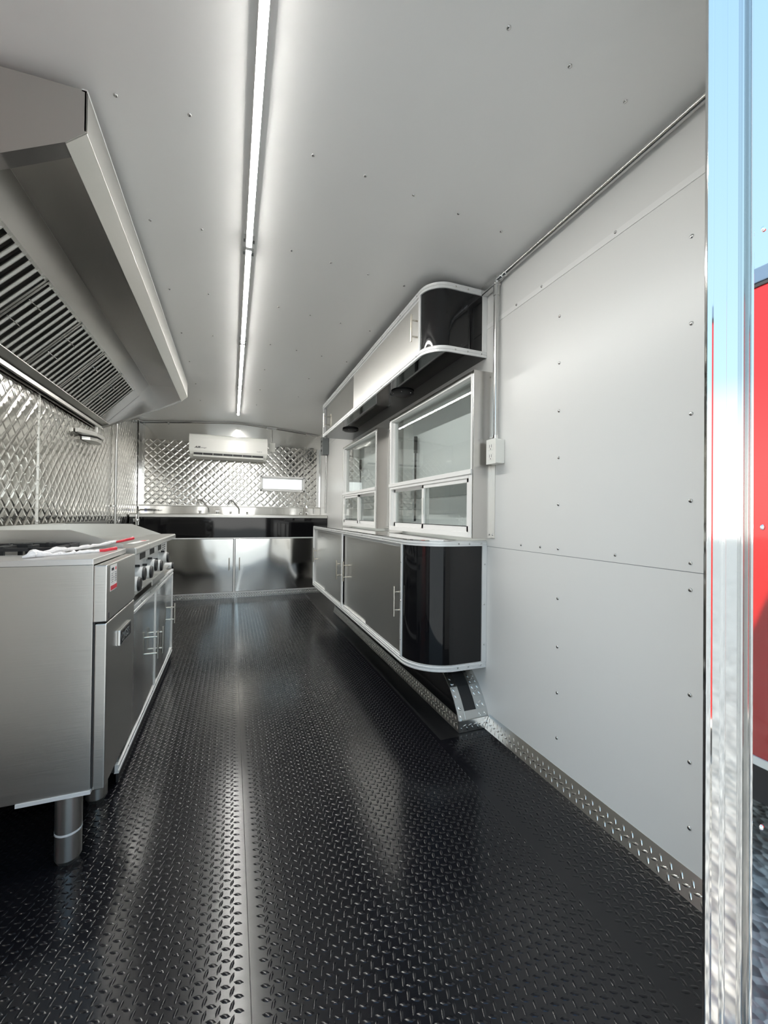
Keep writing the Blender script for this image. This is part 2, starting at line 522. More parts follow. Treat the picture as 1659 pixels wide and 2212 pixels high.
# corner trims of the far end
c1 = MB().box(XL + .001, XL + .055, YB - .012, YB - .004, 1.12, 2.22).box(XL + .003, XL + .010, YB - .10, YB - .004, 1.12, 2.22)
c1.build('trim_1', steel_mirror, None, kind='structure')
c2 = MB().box(XR - .055, XR - .001, YB - .012, YB - .004, 1.04, 1.99).box(XR - .010, XR - .003, YB - .06, YB - .004, 1.04, 1.99)
t2 = c2.build('trim_2', steel_mirror, None, kind='structure')
for z in (1.20, 1.37, 1.55, 1.90):
    rivet((XR - .03, YB - .012, z), (0, -1, 0), t2, 0.006, chrome)

# rear wall with the doorway the camera looks through
re_ = empty('wall_rear', (0, 0.45, 0), kind='structure')
DX0, DX1, DZ1 = -0.66, 0.855, 2.16
wbx = MB()
wbx.box(DX1 + .055, XR + .09, 0.463, YR, -0.30, 2.4).box(XL - .09, DX0 - .055, 0.463, YR, -0.30, 2.4).box(DX0 - .055, DX1 + .055, 0.463, YR, DZ1, 2.4)
wbx.build('wall_core', white_wall, re_)
B(DX1 + .002, XR + .12, 0.435, 0.451, -0.45, 2.42).build('outer_plate', mirror_plate, re_, label='polished outer plate with a column of rivets')
B(XL - .12, DX0 - .002, 0.435, 0.451, -0.45, 2.42).build('outer_plate', mirror_plate, re_)
for z in (2.08, 1.563, 1.026, 0.492, -0.05):
    rivet((0.889, 0.435, z), (0, -1, 0), re_, 0.0052, chrome)
B(XL - .09, XR + .09, 0.40, 0.455, -0.45, -0.055).build('sill_plate', diamond, re_)

# polished door frame: stepped profile with raised ribs
df = empty('door_1', (0.8, 0.45, 0), kind='structure')
def frame_profile(x0, s):
    # x measured from the inner edge outwards, y towards the camera is smaller
    P = [(.002, .462), (0, .456), (.004, .4515), (.011, .4510), (.014, .458), (.036, .4525), (.038, .449), (.0405, .447), (.0435, .447), (.046, .4495), (.048, .457), (.086, .4485), (.0895, .4475), (.094, .447), (.0942, .4335), (.0975, .4315), (.101, .4335), (.101, .462)]
    return [(x0 + s * a, b) for a, b in P]
MB().prism(frame_profile(0.7705, .87), 'z', -0.30, 2.18).build('jamb', steel_mirror, df, bevel=0.0012)
MB().prism(frame_profile(DX0 + .094, -1), 'z', -0.30, 2.18).build('jamb', steel_mirror, df, bevel=0.0012)
B(DX0, DX1, 0.452, 0.462, 2.10, 2.18).build('head', steel_mirror, df, bevel=0.002)

# ground outside
gr = B(-40, 40, -40, 40, GROUND - .1, GROUND).build('ground', gravel, None, kind='structure')

# baseboards of tread plate
def tread_strip(name, parent, origin, U, V, w, h, th=0.004, kind='structure'):
    O, U3, V3 = Vector(origin), Vector(U), Vector(V)
    N = U3.cross(V3)
    v = []
    for d in (-th, 0):
        v += [O + N * d, O + U3 * w + N * d, O + U3 * w + V3 * h + N * d, O + V3 * h + N * d]
    mb = MB().add(v, [(3, 2, 1, 0), (4, 5, 6, 7), (0, 1, 5, 4), (1, 2, 6, 5), (2, 3, 7, 6), (3, 0, 4, 7)])
    o = mb.build(name, diamond, parent, kind=kind if parent is None else None)
    lozenges('raised_tread', diamond_mark, o, tuple(O), tuple(U), tuple(V), w, h, 0.030, math.radians(25), 0.024, 0.0075, 0.0014)
    return o
tread_strip('baseboard_right', None, (XR - .030, 1.680, 0.0), (0, -1, 0), (.40, 0, .9165), 1.15, 0.070)
kb = tread_strip('baseboard_back', None, (-0.70, 5.352, 0.0), (1, 0, 0), (0, 0, 1), XR + .69, 0.066)

# ------------------------------------------------------------------ windows
def serving_window(name, y0, y1, near_right):
    w = empty(name, (XR, (y0 + y1) / 2, WZ0), kind='structure')
    xf = 1.095                                   # room side face of the window
    # stainless casing standing proud of the wall
    for ya, yb, nm in ((y0 - .022, y0 + .0, 'near'), (y1, y1 + .022, 'far')):
        B(xf, XR + .02, ya + (.012 if nm == 'far' else 0), yb - (.012 if nm == 'near' else 0), WZ0 - .018, WZ1 + .020).build('casing_side', steel_h, w, bevel=.002)
    B(XR - .004, XR + .002, y0 - .05, y0 - .012, WZ0 - .018, WZ1 + .02).build('casing_flange', steel, w)
    B(xf, XR + .02, y0 - .0219, y1 + .0219, WZ1 + .008, WZ1 + .0199).build('casing_top', steel_h, w)
    for z in (WZ0 + .0, WZ1 - .0):
        rivet((XR - .004, y0 - .035, z), (-1, 0, 0), w, .005)
    zb = 1.262                                   # bar between the fixed pane and the sliders
    f = MB()
    t = 0.016
    f.box(xf, xf + .05, y0 - .009, y0 + .004, zb, WZ1 + .006).box(xf, xf + .05, y1 - t, y1 + .009, zb, WZ1 + .006)
    f.box(xf, xf + .05, y0 + .004, y1 - t, WZ1 - .005, WZ1 + .006)
    f.box(xf + .02, xf + .05, y0 + .004, y0 + .016, zb, WZ1 - .005).box(xf + .02, xf + .05, y1 - t - .012, y1 - t, zb, WZ1 - .012)
    f.build('pane_frame', white_frame, w, bevel=.0015)
    g = MB()
    g.box(xf - .006, xf + .05, y0 - .009, y1 + .009, zb - .014, zb + .010)
    g.box(xf, xf + .06, y0 - .009, y0 + .020, WZ0 - .016, zb - .014).box(xf, xf + .06, y1 - .020, y1 + .009, WZ0 - .016, zb - .014)
    g.box(xf, xf + .06, y0 + .02, y1 - .02, WZ0 - .016, WZ0 + .012).box(xf, xf + .06, y0 + .02, y1 - .02, zb - .032, zb - .014)
    g.build('slider_frame', white_frame, w, bevel=.0015)
    B(xf + .030, xf + .034, y0 + .003, y1 - t, zb + .009, WZ1 - .004).build('fixed_pane', glass, w)
    ym = (y0 + y1) / 2
    for k, (a, b) in enumerate(((y0 + .02, ym + .015), (ym - .015, y1 - .02))):
        near = (k == 0) == near_right
        xo = xf + (.006 if near else .026)
        s = MB()
        st = .030
        z0, z1 = WZ0 + .012, zb - .032
        s.box(xo, xo + .016, a, a + st * .8, z0, z1).box(xo, xo + .016, b - st * .8, b, z0, z1)
        s.box(xo, xo + .016, a, b, z0, z0 + st).box(xo, xo + .016, a, b, z1 - st * .7, z1)
        o = s.build('sliding_sash', white_frame, w, bevel=.0012)
        B(xo + .006, xo + .010, a + .02, b - .02, z0 + .02, z1 - .015).build('pane', glass, o)
        if near:
            B(xo - .008, xo, b - .028, b - .016, 1.05, 1.15).build('pull', white_plastic, o, bevel=.002)
        dark = MB().box(xo - .0008, xo, a + st * .8, b - st * .8, z0 + st - .004, z0 + st)
        dark.build('gasket', black_matte, o)
    # the closed hatch outside
    h = B(XR + .075, XR + .10, y0 - .04, y1 + .04, WZ0 - .05, WZ1 + .05).build('hatch_panel', hatch_white, w)
    B(XR + .060, XR + .0749, y0 + .0, y1 - .0, 1.165, 1.262).build('hatch_dark_band', grey_paint, w)  # added grey band; the dark reflection in the panes put into colour
    for k in range(6):
        rivet((XR + .0749, y0 + .10 + k * (y1 - y0 - .2) / 5, 1.300), (-1, 0, 0), w, .005, black_matte)
    for yy in (y1 - .10,):
        MB().cyl((XR + .05, yy, 1.0), (XR + .05, yy, 1.50), .008, 8).build('gas_strut', black_matte, w)
        MB().cyl((XR + .05, yy, 1.50), (XR + .05, yy, 1.62), .014, 8).build('strut_end', black_matte, w)
    return w
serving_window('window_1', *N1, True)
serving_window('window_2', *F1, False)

w3 = empty('window_3', (0.67, YB, 1.47), kind='structure')
f3 = MB()
x0, x1, z0, z1 = 0.362, 0.978, 1.362, 1.573
f3.box(x0, x0 + .022, YB - .026, YB + .02, z0, z1).box(x1 - .022, x1, YB - .026, YB + .02, z0, z1)
f3.box(x0, x1, YB - .026, YB + .02, z0, z0 + .022).box(x0, x1, YB - .026, YB + .02, z1 - .022, z1)
f3.build('outer_frame', white_frame, w3, bevel=.002)
g3 = MB()
a, b, c_, d = x0 + .022, x1 - .022, z0 + .022, z1 - .022
g3.box(a, a + .018, YB - .012, YB + .03, c_, d).box(b - .018, b, YB - .012, YB + .03, c_, d)
g3.box(a, b, YB - .012, YB + .03, c_, c_ + .014).box(a, b, YB - .012, YB + .03, d - .014, d)
g3.build('inner_frame', alu, w3, bevel=.002)
B(a + .01, b - .01, YB + .016, YB + .020, c_ + .01, d - .01).build('pane', glass, w3)
for xx, zz in ((x0 - .012, z0 + .05), (x0 - .012, z0 + .10), (x1 + .012, z0 + .02), (x1 + .014, z1 - .03)):
    B(xx - .004, xx + .004, YB - .012, YB - .003, zz - .03, zz + .03).build('clip', alu, w3)

# ------------------------------------------------------------------ range hood
hd = empty('range_hood', (-0.75, 2.74, 1.77), 'long stainless exhaust hood with baffle filters under the ceiling on the left', 'range hood')
HY0, HY1 = 1.355, 4.12
end_poly = [(-0.398, 2.112), (-0.398, 2.228), (XL + .01, 2.205), (XL + .01, 1.767), (-1.053, 1.767), (-0.588, 1.990), (-0.447, 2.067)]
MB().prism(end_poly, 'y', HY0, HY0 + .006).build('end_panel', steel_h, hd, label='near end panel')
MB().prism(end_poly, 'y', HY1 - .006, HY1).build('end_panel', steel_h, hd, label='far end panel')
# turned-in flanges along the sloping lower edge of both end panels
for ya, yb in ((HY0 + .006, HY0 + .052), (HY1 - .052, HY1 - .006)):
    pts = [(-0.447, 2.068), (-0.588, 1.990), (-1.053, 1.767)]
    fm = MB()
    for p, q in zip(pts[:-1], pts[1:]):
        fm.prism([p, q, (q[0], q[1] + .004), (p[0], p[1] + .004)], 'y', ya, yb)
    fm.build('end_flange', steel_h, hd)
B(-0.404, -0.398, HY0, HY1, 2.112, 2.228).build('front_face', steel, hd, bevel=.001)
MB().prism([(-0.398, 2.112), (-0.447, 2.067), (-0.450, 2.071), (-0.402, 2.116)], 'y', HY0 + .002, HY1 - .002).build('front_lip', steel, hd)
MB().prism([(-0.3965, 2.224), (-0.3965, 2.232), (-0.410, 2.232), (-0.410, 2.224)], 'y', HY0, HY1).build('edge_trim', alu, hd)
MB().prism([(-0.404, 2.190), (-0.710, 2.190), (-0.710, 2.196), (-0.404, 2.196)], 'y', HY0 + .006, HY1 - .006).build('inner_roof', steel_h, hd)
MB().prism([(-0.7105, 2.190), (-0.785, 2.083), (-0.790, 2.088), (-0.7155, 2.196)], 'y', HY0 + .006, HY1 - .006).build('filter_header', steel_h, hd)
B(XL + .005, XL + .012, HY0, HY1, 1.75, 2.2).build('back_panel', steel_h, hd)
gt = MB().prism([(-1.000, 1.800), (-1.000, 1.806), (-1.070, 1.790), (-1.075, 1.760), (-1.070, 1.757), (-1.064, 1.784)], 'y', HY0 + .006, HY1 - .006)
gt.box(-1.060, -1.052, HY0, HY1, 1.755, 1.778).build('grease_gutter', steel, hd, bevel=.001)
B(-1.075, -1.062, HY0 + .01, HY1 - .01, 1.770, 1.80).build('gutter_painted_shade', black_matte, hd)  # solid black strip; shade of the groove behind the gutter, as colour
# baffle filters lean from the header down to the gutter
FU, FL = Vector((-0.782, 0, 2.080)), Vector((-1.035, 0, 1.806))
slope = (FL - FU); flen = slope.length; sd = slope.normalized()
nrm = Vector((sd.z, 0, -sd.x))
if nrm.x < 0: nrm = -nrm            # faces the room and down
nrm = Vector((0.73, 0, -0.68)).normalized()
nrm = (nrm - sd * nrm.dot(sd)).normalized()
def slab(mb, ya, yb, s0, s1, d0, d1):
    """box in filter space: y range, distance down the slope, depth along the outward normal"""
    v = []
    for d_ in (d0, d1):
        for (yy, ss) in ((ya, s0), (yb, s0), (yb, s1), (ya, s1)):
            p = FU + sd * ss + nrm * d_
            v.append((p.x, yy, p.z))
    mb.add(v, [(0, 1, 2, 3), (7, 6, 5, 4), (0, 4, 5, 1), (1, 5, 6, 2), (2, 6, 7, 3), (3, 7, 4, 0)])
FW = 0.4275
for k in range(6):
    ya = HY0 + .015 + FW * k; yb = ya + FW - .006
    fr = MB()
    slab(fr, ya, ya + .014, 0, flen, -.045, 0); slab(fr, yb - .014, yb, 0, flen, -.045, 0)
    slab(fr, ya, yb, 0, .014, -.045, 0.0); slab(fr, ya, yb, flen - .014, flen, -.045, 0.0)
    f = fr.build('grease_filter', steel, hd)
    bk = MB(); slab(bk, ya, yb, 0, flen, -.05, -.046); bk.build('filter_back', black_matte, f)
    n = 7; pit = (yb - ya - .028) / n
    for j in range(n):
        yc = ya + .014 + pit * (j + .5)
        sl = MB()
        wd = pit * .44
        slab(sl, yc - wd / 2, yc + wd / 2, .006, flen - .006, -.008, -.004)
        slab(sl, yc - wd / 2, yc - wd / 2 + .003, .006, flen - .006, -.020, .001)
        slab(sl, yc + wd / 2 - .003, yc + wd / 2, .006, flen - .006, -.020, .001)
        sl.build('slat', steel, f)
    for s0 in (.12, .235):
        hm = MB()
        p0 = FU + sd * s0 + nrm * .002; p1 = FU + sd * (s0) + nrm * .022
        y2, y3 = ya + .02, ya + .11
        hm.tube([(p0.x, y2, p0.z), (p1.x, y2 + .006, p1.z), (p1.x, y3 - .006, p1.z), (p0.x, y3, p0.z)], .0022, 6)
        hm.build('wire_handle', chrome, f)
fy = HY0 + .015 + FW * 6
bm_ = MB(); slab(bm_, fy, HY1 - .01, 0, flen, -.02, -.002); bm_.build('blank_filler', steel_h, hd)

# ------------------------------------------------------------------ LED tubes along the ridge
def led_tube(y0, y1, label):
    t = empty('led_tube', (XC, (y0 + y1) / 2, 2.27), label, 'light', 'led tubes along the ceiling ridge')
    z = 2.272
    prof = [(XC - .0120, z - .0065), (XC - .0085, z - .0110), (XC + .0085, z - .0110), (XC + .0120, z - .0065)]
    d = MB().prism(prof, 'y', y0 + .012, y1 - .012).build('diffuser', led_side, t)
    d.data.materials.append(led_on)
    for p in d.data.polygons:
        if p.normal.z < -.95: p.material_index = 1
    B(XC - .0124, XC + .0124, y0 + .004, y1 - .004, z - .0066, z + .016).build('housing', led_body, t, bevel=.001)
    for a in (y0, y1 - .012):
        B(XC - .0135, XC + .0135, a, a + .012, z - .012, z + .012).build('end_cap', led_body, t, bevel=.003)
    for yy in (y0 + .05, y1 - .04):
        for s in (-1, 1):
            B(XC + s * .014, XC + s * .024, yy - .012, yy + .012, z - .002, ceil_z(XC + s * .02)).build('clip', galv, t)
led_tube(0.80, 1.950, 'lit led ceiling tube nearest the doorway, running out of the frame top')
led_tube(1.953, 3.070, 'second lit led ceiling tube from the doorway, between two clip joints')
led_tube(3.073, 4.190, 'third lit led ceiling tube, just past the middle of the trailer')
led_tube(4.193, 5.310, 'last lit led ceiling tube, ending in front of the air conditioner')

# ------------------------------------------------------------------ right-hand cabinets
def rounded_path(xf, y0, y1, r, xw=XR - .0015, n=14):
    """from the wall along the near end, round the corner, along the front to the far end"""
    p = [(xw, y0), (xf + r + .02, y0)]
    for i in range(n + 1):
        a = -math.pi / 2 - i * (math.pi / 2) / n
        p.append((xf + r + r * math.cos(a), y0 + r + r * math.sin(a)))
    p += [(xf, y1)]
    return p
def ribbed(z0, z1, out=.007):
    h = z1 - z0
    return [(-.004, z0), (out, z0), (out, z0 + h * .22), (out * .55, z0 + h * .27), (out * .55, z0 + h * .45), (out * 1.0, z0 + h * .5), (out * 1.0, z0 + h * .72), (out * .55, z0 + h * .77), (out * .7, z1), (-.004, z1)]
def bar_handle(x_face, y, z0, z1, side, parent, off=.036, m=nickel):
    """vertical bar pull on a face with normal along x"""
    x = x_face + side * off
    mb = MB().cyl((x, y, z0), (x, y, z1), .0055, 10)
    h = z1 - z0
    for z in (z0 + h * .2, z1 - h * .2):
        mb.cyl((x_face, y, z), (x, y, z), .0045, 8)
    mb.build('handle', m, parent)

LX, LY0, LY1, LR = 0.83, 1.72, 4.335, 0.20
lc = empty('base_cabinet', (1.0, 3.0, 0.29), 'floating lower cabinet with steel sliding doors and rounded black end below the serving windows', 'cabinet')
lp = rounded_path(LX, LY0, LY1, LR)
# shell: near end and rounded corner are gloss black sheet
ie = len(lp) - 1
shell = MB()
inner = [(x_ + 0.0, y_) for x_, y_ in lp[:ie]]
shell.sweep(inner, [(0, .29), (0, .915), (-.012, .915), (-.012, .29)], smooth=False)
sh = shell.build('end_panel', black_gloss, lc, label='gloss black end panel bent around the corner')
for p in sh.data.polygons: p.use_smooth = True
sh.data.set_sharp_from_angle(angle=0.6)
core = MB().prism([(XR - .001, LY0 + .013), (LX + LR, LY0 + .013), (LX + .055, LY0 + LR), (LX + .03, LY0 + LR), (LX + .03, LY1), (XR - .001, LY1)], 'z', .292, .90)
core.build('carcass', black_matte, lc)
MB().sweep(lp, ribbed(.284, .314)).build('trim_strip', alu, lc)
MB().sweep(lp, ribbed(.892, .9165)).build('trim_strip', alu, lc)
B(LX - .007, LX + .03, LY1 - .012, LY1 + .002, .29, .912).build('upright', alu, lc)
ym = 3.13
B(LX - .007, LX + .004, ym - .014, ym + .014, .312, .894).build('upright', alu, lc, bevel=.002)
B(LX - .006, LX + .004, LY0 + LR - .004, LY0 + LR + .014, .312, .894).build('upright', alu, lc, bevel=.002)
B(XR - .028, XR - .001, LY0 - .008, LY0 + .001, .312, .894).build('upright', alu, lc, bevel=.002)
for a, b in ((LY0 + LR + .014, ym - .014), (ym + .014, LY1 - .012)):
    for z0, z1 in ((.312, .326), (.876, .892)):
        B(LX + .001, LX + .026, a, b, z0, z1).build('door_track', alu, lc)
for i, (x_, y_) in enumerate(((0.91, None), (1.0, None), (1.10, None), (1.17, None))):
    rivet((x_ if x_ > LX + LR else LX + LR + .01, LY0 - .007, .904), (0, -1, 0), lc, .0045)
    rivet((x_ if x_ > LX + LR else LX + LR + .01, LY0 - .007, .299), (0, -1, 0), lc, .0045)
for z in (.40, .60, .80):
    rivet((XR - .015, LY0 - .008, z), (0, -1, 0), lc, .0045)
    rivet((LX - .006, LY0 + LR + .004, z), (-1, 0, 0), lc, .0045)
for y in (2.2, 2.6, 3.0, 3.5, 3.9):
    rivet((LX - .006, y, .904), (-1, 0, 0), lc, .004)
def slide_door(xf, y0, y1, z0, z1, parent, hy, hz, side=-1, m=steel_door):
    d = B(xf, xf + .010, y0, y1, z0, z1).build('door', m, parent, bevel=.0008)
    bar_handle(xf if side < 0 else xf + .010, hy, hz[0], hz[1], side, d)
    return d
slide_door(LX + .002, LY0 + LR + .015, 2.53, .322, .884, lc, 1.945, (.515, .672))
slide_door(LX + .014, 2.50, ym - .015, .322, .884, lc, 3.02, (.528, .680))
slide_door(LX + .002, ym + .015, 3.77, .322, .884, lc, 3.18, (.522, .673))
slide_door(LX + .014, 3.74, LY1 - .05, .322, .884, lc, 4.215, (.545, .690))

ct = empty('worktop', (1.0, 3.0, .917), 'polished worktop with rounded near corner under the serving windows', 'worktop')
MB().prism(lp + [(XR, LY1)], 'z', .9170, .9215).build('slab', steel_mirror, ct)

UX, UY0, UY1, UR = 0.885, 1.735, 4.17, 0.11
UZ0, UZ1 = 1.846, 2.188
uc = empty('wall_cabinet', (1.05, 3.0, UZ0), 'long overhead cabinet with steel sliding doors and gloss black ends above the serving windows', 'cabinet')
up = rounded_path(UX, UY0, UY1, UR, n=12)
sh = MB().sweep(up[:-1], [(0, UZ0), (0, UZ1), (-.012, UZ1), (-.012, UZ0)]).build('end_panel', black_gloss, uc, label='gloss black end panel bent around the corner')
for p in sh.data.polygons: p.use_smooth = True
sh.data.set_sharp_from_angle(angle=0.6)
cpoly = [(XR - .001, UY0 + .013), (UX + UR, UY0 + .013), (UX + .05, UY0 + UR), (UX + .03, UY0 + UR), (UX + .03, UY1), (XR - .001, UY1)]
MB().prism(cpoly, 'z', UZ0 + .01, UZ1 - .002).build('carcass', black_matte, uc)
MB().prism(up + [(XR, UY1)], 'z', UZ0 + .001, UZ0 + .009).build('underside', black_gloss, uc, label='gloss black underside')
MB().sweep(up, ribbed(UZ0, UZ0 + .030)).build('trim_strip', alu, uc)
MB().sweep(up, ribbed(UZ1 - .030, UZ1)).build('trim_strip', alu, uc)
B(UX - .006, UX + .004, UY0 + UR - .002, UY0 + UR + .018, UZ0 + .028, UZ1 - .028).build('upright', alu, uc, bevel=.002)
B(UX - .006, UX + .03, UY1 - .012, UY1 + .002, UZ0, UZ1).build('upright', alu, uc, bevel=.002)
B(XR - .028, XR - .001, UY0 - .007, UY0 + .001, UZ0 + .028, UZ1 - .028).build('upright', alu, uc, bevel=.002)
for z0, z1 in ((UZ0 + .028, UZ0 + .040), (UZ1 - .042, UZ1 - .030)):
    B(UX + .001, UX + .026, UY0 + UR + .018, UY1 - .012, z0, z1).build('door_track', alu, uc)
slide_door(UX + .002, UY0 + UR + .019, 3.06, UZ0 + .036, UZ1 - .036, uc, 1.885, (1.935, 2.075))
slide_door(UX + .014, 3.03, UY1 - .10, UZ0 + .036, UZ1 - .036, uc, 4.045, (1.93, 2.07), m=steel_smooth)
for x_ in (1.02, 1.09, 1.17):
    rivet((x_, UY0 - .007, UZ0 + .015), (0, -1, 0), uc, .0045)
    rivet((x_, UY0 - .007, UZ1 - .015), (0, -1, 0), uc, .0045)
for y_ in (1.88, 2.1, 2.4, 2.8, 3.2, 3.6, 4.0):
    rivet((UX - .007, y_, UZ1 - .015), (-1, 0, 0), uc, .004)
    rivet((UX - .007, y_, UZ0 + .015), (-1, 0, 0), uc, .004)

for y_, lb in ((2.42, 'flat black round fitting with rivets under the overhead cabinet, above the nearer serving window'),
               (3.66, 'flat black round fitting with rivets under the overhead cabinet, above the farther serving window')):
    s = empty('ceiling_disc', (1.035, y_, UZ0), lb, 'round fitting', 'black round fittings under the overhead cabinet')
    MB().cyl((1.035, y_, UZ0 + .001), (1.035, y_, UZ0 - .010), .075, 28).cyl((1.035, y_, UZ0 - .010), (1.035, y_, UZ0 - .018), .072, 28, .058).build('cover', black_matte, s)
    for k in range(6):
        a = k * math.pi / 3
        rivet((1.035 + .064 * math.cos(a), y_ + .064 * math.sin(a), UZ0 - .0135), (0, 0, -1), s, .004, chrome)

# ------------------------------------------------------------------ wheel arch
wa = empty('wheel_arch', (1.12, 3.0, 0), 'black wheel arch edged with tread plate under the lower cabinet', 'wheel arch')
WY0, WY1, WX = 1.682, 4.24, 1.035
arch = [(WY0 + .015, .050), (1.712, .085), (1.742, .130), (1.782, .175), (1.832, .215), (1.90, .250), (1.98, .272), (3.95, .272), (4.10, .20), (4.20, .10), (4.22, .05)]
body = [(a, z) for a, z in arch]
MB().prism([(arch[0][0], .0)] + body + [(arch[-1][0], .0)], 'x', WX + .012, XR - .001, smooth=False).build('arch_body', black_gloss, wa)
def arch_strip(x0, x1, off0, off1, n=7):
    mb = MB()
    pts = arch[:n]
    nn = []
    for i, p in enumerate(pts):
        q0 = Vector(pts[max(0, i - 1)]); q1 = Vector(pts[min(n - 1, i + 1)])
        d = (q1 - q0).normalized(); nn.append(Vector((-d.y, d.x)))
    for i in range(n - 1):
        a, b = Vector(pts[i]), Vector(pts[i + 1])
        quad = [a + nn[i] * off0, b + nn[i + 1] * off0, b + nn[i + 1] * off1, a + nn[i] * off1]
        mb.prism([tuple(q) for q in quad], 'x', x0, x1)
    return mb
def arch_tread(parent, x0, x1, off):
    # raised marks following the curved strip
    k = 0
    for i in range(6):
        a, b = Vector(arch[i]), Vector(arch[i + 1])
        L = (b - a).length
        if L > .5: L = .5
        d = (b - a).normalized()
        n_ = Vector((-d.y, d.x))
        o = a + n_ * off
        lozenges('raised_tread', diamond_mark, parent, (x0, o.x, o.y), (1, 0, 0), (0, d.x, d.y), x1 - x0, max(L, .032), .030, math.radians(25), .022, .007, .0014)
s1 = arch_strip(WX - .001, WX + .040, .0005, .006).build('edge_plate', diamond, wa, label='tread plate strip along the aisle edge')
arch_tread(s1, WX, WX + .040, .006)
s2 = arch_strip(XR - .062, XR - .001, .0005, .006).build('edge_plate', diamond, wa, label='tread plate strip along the wall')
arch_tread(s2, XR - .062, XR - .001, .006)
arch_strip(WX + .040, XR - .062, .0004, .004).build('matte_skin', black_matte, wa)
s3 = arch_strip(WX + .038, XR - .060, .004, .0075, 2).build('foot_plate', diamond, wa)
for (y_, z_) in ((1.714, .094), (1.79, .186)):
    rivet((WX + .02, y_ - .004, z_ + .004), (0, -.7, .7), wa, .006)
# low tread-plate curb at the foot of the arch
tread_strip('curb', wa, (WX - .004, WY0, 0), (1, 0, 0), (0, 0, 1), XR - WX + .003, .055)
tread_strip('curb', wa, (WX - .004, WY1, 0), (0, -1, 0), (.26, 0, .9656), WY1 - WY0, .062)
B(WX + .026, XR - .002, WY0 + .004, WY1, 0.001, .048).build('curb_core', black_matte, wa)

# ------------------------------------------------------------------ conduits, boxes on the right wall
cr = empty('conduit', (XR - .02, 1.1, 2.17), 'long shiny conduit pipe along the top of the right wall', 'conduit')
MB().cyl((XR - .020, 0.54, 2.182), (XR - .020, 1.590, 2.182), .0125, 14).build('pipe', galv, cr)
bt = MB().cyl((XR - .020, 1.575, 2.182), (XR - .020, 1.615, 2.182), .0165, 14).build('coupling', chrome, cr)
lb_ = MB().box(XR - .040, XR - .002, 1.612, 1.730, 2.155, 2.198)
lb_.build('fitting_box', galv, cr, bevel=.006)
MB().cyl((XR - .020, 1.548, 2.182), (XR - .020, 1.56, 2.182), .0155, 12).build('coupling_ring', chrome, cr)
cv = empty('conduit', (XR - .024, 1.622, 1.41), 'upright shiny conduit pipe dropping to the wall outlet', 'conduit')
MB().cyl((XR - .024, 1.622, 1.41), (XR - .024, 1.622, 2.158), .0115, 14).build('pipe', galv, cv)
MB().cyl((XR - .024, 1.622, 2.105), (XR - .024, 1.622, 2.154), .0150, 14).build('connector', galv, cv)
MB().cyl((XR - .024, 1.622, 1.407), (XR - .024, 1.622, 1.430), .0150, 14).cyl((XR - .024, 1.622, 1.419), (XR - .050, 1.632, 1.421), .004, 8).build('connector', chrome, cv)
ob = empty('outlet_box', (XR - .03, 1.61, 1.29), 'white double socket box on the right wall below the upright conduit', 'outlet box')
B(XR - .052, XR - .001, 1.578, 1.648, 1.292, 1.407).build('box', white_plastic, ob, bevel=.004)
B(XR - .055, XR - .052, 1.576, 1.650, 1.290, 1.409).build('cover_plate', white_plastic, ob, bevel=.001)
for z in (1.325, 1.372):
    so = B(XR - .0565, XR - .0549, 1.594, 1.632, z - .017, z + .017).build('socket', white_plastic, ob, bevel=.003)
    B(XR - .0568, XR - .0562, 1.605, 1.6075, z - .004, z + .010).build('slot', label_ink, so)
    B(XR - .0568, XR - .0562, 1.619, 1.6215, z - .004, z + .010).build('slot', label_ink, so)
    B(XR - .0568, XR - .0562, 1.611, 1.616, z - .013, z - .008).build('slot', label_ink, so)

gb = empty('electrical_box', (XR - .04, 5.36, 1.84), 'grey electrical box on the right wall beyond the overhead cabinet', 'electrical box')
B(XR - .084, XR - .001, 5.29, 5.42, 1.845, 2.075).build('box', grey_paint, gb, bevel=.004)
B(XR - .088, XR - .084, 5.285, 5.425, 1.840, 2.080).build('cover', grey_paint, gb, bevel=.002)
for z in (1.90, 1.96, 2.02):
    B(XR - .092, XR - .088, 5.335, 5.375, z - .014, z + .014).build('switch', black_matte, gb)
MB().cyl((XR - .025, 5.35, 1.06), (XR - .025, 5.35, 1.845), .0115, 12).build('drop_pipe', galv, gb)

# back wall conduit under the ceiling, with the drop to a white cover box
cbk = empty('conduit', (0, YB - .02, 2.24), 'thin conduit following the ridged ceiling along the far wall', 'conduit')
zz = lambda x: ceil_z(x) - .016
MB().tube([(XL + .0, YB - .14, zz(XL) + .002), (XL + .03, YB - .03, zz(XL + .03)), (XL + .08, YB - .017, zz(XL + .08)), (-0.5, YB - .017, zz(-.5)), (XC - .04, YB - .017, zz(XC - .04)), (XC + .06, YB - .017, zz(XC + .06)), (0.6, YB - .017, zz(.6)), (XR - .03, YB - .017, zz(XR - .03))], .0105, 10).build('pipe', galv, cbk)
B(.44, .58, YB - .036, YB - .001, zz(.51) - .018, zz(.51) + .012).build('tee_fitting', galv, cbk, bevel=.005)
MB().cyl((.515, YB - .016, 2.04), (.515, YB - .016, zz(.51)), .006, 10).build('drop_pipe', galv, cbk)
for x_ in (-.78, .99):
    B(x_ - .01, x_ + .01, YB - .030, YB - .002, zz(x_) - .028, zz(x_) - .006).build('strap', galv, cbk)
pb = empty('outlet_box', (.515, YB, 1.91), 'small white cover box on the far wall right of the air conditioner', 'outlet box')
B(.475, .557, YB - .040, YB - .004, 1.912, 2.035).build('box', white_plastic, pb, bevel=.004)

